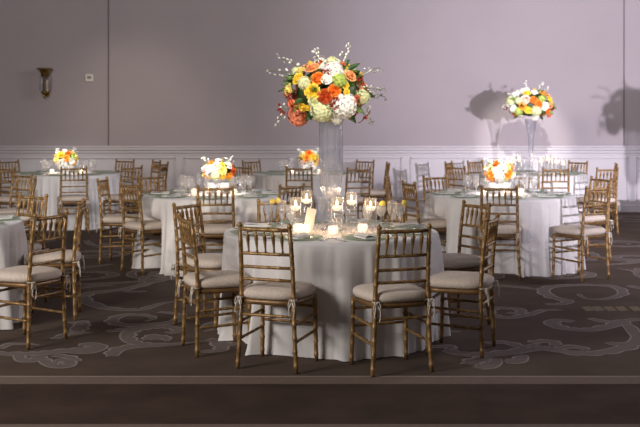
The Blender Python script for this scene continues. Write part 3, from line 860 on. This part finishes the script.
SP = [(-.17, .16, -.75, .6, .25), (-.22, .12, -.9, .35, .22), (.10, .20, .35, .9, .21), (.20, .10, .8, .55, .22), (.22, -.02, 1, .15, .21), (-.27, -.06, -.5, -.8, .17), (.22, .04, .95, .05, .2), (.28, -.08, .4, -.9, .14), (-.05, .2, -.2, 1, .15)]
arrangement((wx(326.5, cy), cy, H - (93 - HY) / 138), S1, (.305, .27, .245), 'large round bouquet of orange, yellow and white flowers on top of the front table vase', 4, FILL, SP, 40)
S7 = T([
 (526, 92.5, 'r', 'yellow', 4.5), (543, 93, 'r', 'amber', 3.8), (549.5, 99.6, 'r', 'yellow', 3.5), (522.5, 99.6, 'r', 'pink', 5), (531, 100, 'r', 'orange', 3.8), (536.5, 105, 'r', 'orange', 4.2),
 (520, 107, 'r', 'amber', 4), (525.5, 111.5, 'r', 'yellow', 4), (534, 112.5, 'h', 'cream', 5.5), (543.5, 107, 'r', 'white', 4.5), (547, 113, 'r', 'orange', 3.8), (555, 109, 'r', 'orange', 3.6), (551, 117, 'r', 'coral', 3.6),
 (550, 106, 'r', 'peach', 3.5), (516.5, 113, 'h', 'lime', 4.5), (512, 110, 'h', 'white', 4.2), (506.5, 109, 'b', 'red', 3), (540, 99, 'h', 'lime', 4), (533, 92, 'r', 'white', 3.8), (516, 101, 'h', 'cream', 3.6), (535, 119, 'h', 'white', 4)], 532, 105, 68)
SP7 = [(-.2, .1, -.9, .45, .2), (-.05, .2, -.1, 1, .18), (.2, .15, .5, .9, .15), (-.25, -.02, -1, .1, .18), (.12, .2, .2, .9, .16)]
arrangement((x7, y7, H - (104.5 - HY) / 68), S7, (.335, .30, .235), 'round bouquet of orange and yellow flowers on the slim vase of far right table', 7, FILL, SP7, 34)
def low(t, spec, px, cyp, lab, labv, seed, rad, sc):
    tx, ty = TC[t]; x = wx(px, ty)
    v = tag(empty('flower_bowl', (x, ty, ZT)), labv, 'bowl', 'flower bowls')
    m = MB(); m.lathe([(.0, .001), (.055, .001), (.06, .01), (.035, .02), (.04, .03), (.09, .05), (.115, .09), (.12, .13), (.113, .13), (.105, .09), (.08, .055), (.0, .045)], 28, flute=.02, nf=14); m.build('glass_bowl', CERAM, v)
    arrangement((x, ty, H - (cyp - HY) * ty / F), T(spec, px, cyp, sc), rad, lab, seed, [('r', 'yellow', .055), ('r', 'white', .06), ('r', 'butter', .055), ('h', 'white', .085), ('r', 'peach', .055)], ((-.1, .08, -.6, .9, .10), (.1, .08, .5, 1, .10)) , 16, 'low flower arrangements')
low('left', [(211, 170, 'r', 'white', 6), (217.5, 164, 'r', 'white', 5), (223, 163.5, 'r', 'yellow', 4.5), (224, 170, 'r', 'butter', 4.5), (229.5, 164, 'r', 'white', 4.5), (235, 170, 'r', 'rust', 4.5), (231, 176, 'r', 'amber', 4),
     (205, 174, 'r', 'peach', 4), (212, 162, 'r', 'amber', 3.5), (204.5, 167, 'r', 'white', 4), (217, 176, 'h', 'cream', 5), (224, 177, 'r', 'yellow', 3.5), (226, 159, 'l', 'white', 3)], 218.5, 171,
    'low mound of white, yellow and orange flowers on the middle left table', 'white footed bowl under low flowers on the middle left table', 21, (.18, .17, .125), 93.9)
low('right', [(489, 174, 'r', 'amber', 5), (507, 174, 'r', 'amber', 5.5), (494.5, 163, 'r', 'orange', 4), (500.5, 167, 'r', 'white', 5), (497, 176, 'h', 'white', 5.5), (506, 165, 'r', 'butter', 4), (488, 167, 'r', 'cream', 3.8),
     (513, 175, 'r', 'white', 4), (503, 180, 'r', 'cream', 4), (494, 170, 'r', 'white', 4)], 499.5, 172,
    'low dome of amber and white roses on the middle right table', 'white footed bowl under amber roses on the middle right table', 22, (.17, .16, .13), 93.9)
low('farleft', [(57, 159, 'r', 'butter', 4), (62, 153.5, 'r', 'yellow', 4), (69, 158, 'r', 'amber', 3.6), (70, 152, 'r', 'orange', 3), (75.5, 156, 'r', 'lime', 3), (65, 162.5, 'r', 'white', 4), (74, 161, 'r', 'white', 3.5), (68, 166, 'h', 'white', 3)], 65.8, 159,
    'low bunch of yellow and white flowers on the far left table', 'white footed bowl under yellow flowers on the far left table', 23, (.175, .16, .135), 68)
low('farmid', [(309, 152, 'r', 'orange', 3.8), (306.5, 158, 'r', 'amber', 4), (313.5, 157, 'r', 'yellow', 3.8), (310, 163, 'r', 'white', 4), (303, 163, 'r', 'pink', 3)], 309, 159,
    'low orange and yellow flowers on the far middle table, beside the tall vase', 'white footed bowl under orange flowers on the far middle table', 24, (.155, .15, .135), 68)
# table beyond the right picture edge, whose vase and flowers throw a shadow on the wall
TC['offright'] = (4.97, 11.0); TL['offright'] = 'ivory cloth on a round table beyond the right picture edge'
cloth('offright', 31)
tall_vase((4.97, 11.0, ZT), .083, .086, .80, 'tall fluted clear glass vase on the table beyond the right picture edge', 1)
arrangement((4.97, 11.0, 1.745), S1, (.305, .27, .245), 'round bouquet on the tall vase beyond the right picture edge', 9, FILL, SP, 30)
# votives on the other tables
for t, lst in (('left', ((-.22, -.1), (.2, -.14), (.05, -.25), (-.1, .22))), ('right', ((-.2, -.12), (.2, -.1), (0, -.24), (.12, .2))), ('farleft', ((-.2, -.15), (.22, -.1))), ('farmid', ((-.2, -.15), (.2, -.1)))):
    for i, (dx, dy) in enumerate(lst):
        x, y = TC[t]; place(VOT, (x + dx, y + dy, ZT), 0, 'small lit glass votive %s the bowl on the %s' % (['left of', 'right of', 'in front of', 'behind'][i], TD[t]), 'votive candle', 'votives on the ' + TD[t])
        if i < 2: point((x + dx, y + dy, ZT + .09), .4)

# ------------------------------------------------------------------ lights
def spot(loc, tgt, e, ang, blend=.4, r=.05, c=(1, 1, 1)):
    l = bpy.data.lights.new('spot', 'SPOT'); l.energy = e; l.spot_size = math.radians(ang); l.spot_blend = blend; l.shadow_soft_size = r; l.color = c
    o = bpy.data.objects.new('spot', l); col.objects.link(o); o.location = loc
    o.rotation_euler = (Vector(tgt) - Vector(loc)).to_track_quat('-Z', 'Y').to_euler(); return o
WARM = (1, .86, .68); COOL = (.86, .84, 1)
# wall wash from a lamp low at the right behind the camera
spot((4.55, -.5, 1.85), (5.0, WY, 2.5), 11000, 38, 1.0, .07, (.89, .84, 1))
spot((-.6, 1.0, 2.6), (wx(66, 15.2), 15.2, .45), 1700, 9, .8, .05, (.92, .92, 1))  # added cool spot, brightens the far left cloth
spot((3.6, 1.0, 3.2), (TC['right'][0], 11, .4), 160, 12, .8, .06, (.80, .78, 1))  # added violet spot, brightens the middle right cloth
spot((-3.5, 2.0, 4.8), (-.5, WY, 2.0), 980, 60, 1.0, .15, (1, .87, .76))
# pin spots from the ceiling
def pin(tgt, e, ang, frm=(-.5, -5.5, 3.4), c=WARM):
    spot((tgt[0] + frm[0], tgt[1] + frm[1], tgt[2] + frm[2]), tgt, e, ang, .7, .04, c)
pin((wx(326.5, cy), cy, 1.78), 1500, 9, (1.6, -4.6, 2.4), (1, .93, .82))
pin((x7, y7, 1.75), 2600, 10, (-1.1, -8, 2.15), (1, .95, .92))
for t, px, e in (('left', 218.5, 4200), ('right', 499.5, 4200), ('farleft', 66, 4200), ('farmid', 309, 2400)):
    pin((wx(px, TC[t][1]), TC[t][1], .92), e * .75, 6.5, (-.4, -4.0, 4.2), (1, .95, .88))
def area(loc, tgt, sx_, sy_, e, c):
    l = bpy.data.lights.new('area', 'AREA'); l.shape = 'RECTANGLE'; l.size = sx_; l.size_y = sy_; l.energy = e; l.color = c
    o = bpy.data.objects.new('fill_light', l); col.objects.link(o); o.location = loc  # added soft fill for cloths and room, not a fixture
    o.rotation_euler = (Vector(tgt) - Vector(loc)).to_track_quat('-Z', 'Y').to_euler()
area((-6, 2.5, 3.8), (.5, 9, .6), 2.5, 2, 440, (1, .94, .91))
area((7, 12, 4.6), (1, 12.5, .3), 3, 3, 260, (.90, .86, 1))
spot((-3.0, 14.5, 4.2), (-3.1, WY, 1.1), 130, 50, 1, .2, WARM)
wd = bpy.data.worlds.new('World'); scene.world = wd; wd.use_nodes = True
wd.node_tree.nodes['Background'].inputs[0].default_value = (.075, .068, .070, 1); wd.node_tree.nodes['Background'].inputs[1].default_value = 1.0

# ------------------------------------------------------------------ camera
cam = bpy.data.cameras.new('camera'); co = bpy.data.objects.new('camera', cam); col.objects.link(co)
co.location = (0, 0, H); co.rotation_euler = (PI / 2, 0, 0)
cam.sensor_width = 36; cam.lens = F / 640 * 36; cam.shift_y = -(213.5 - HY) / 640
cam.clip_start = .1; cam.clip_end = 100
cam.dof.use_dof = True; cam.dof.focus_distance = 7.4; cam.dof.aperture_fstop = 4.0
scene.camera = co
scene.view_settings.view_transform = 'Standard'; scene.view_settings.look = 'None'; scene.view_settings.gamma = 1; scene.view_settings.exposure = 0
scene.cycles.use_denoising = True
scene.cycles.transparent_max_bounces = 24; scene.cycles.max_bounces = 10
scene.cycles.sample_clamp_indirect = 4
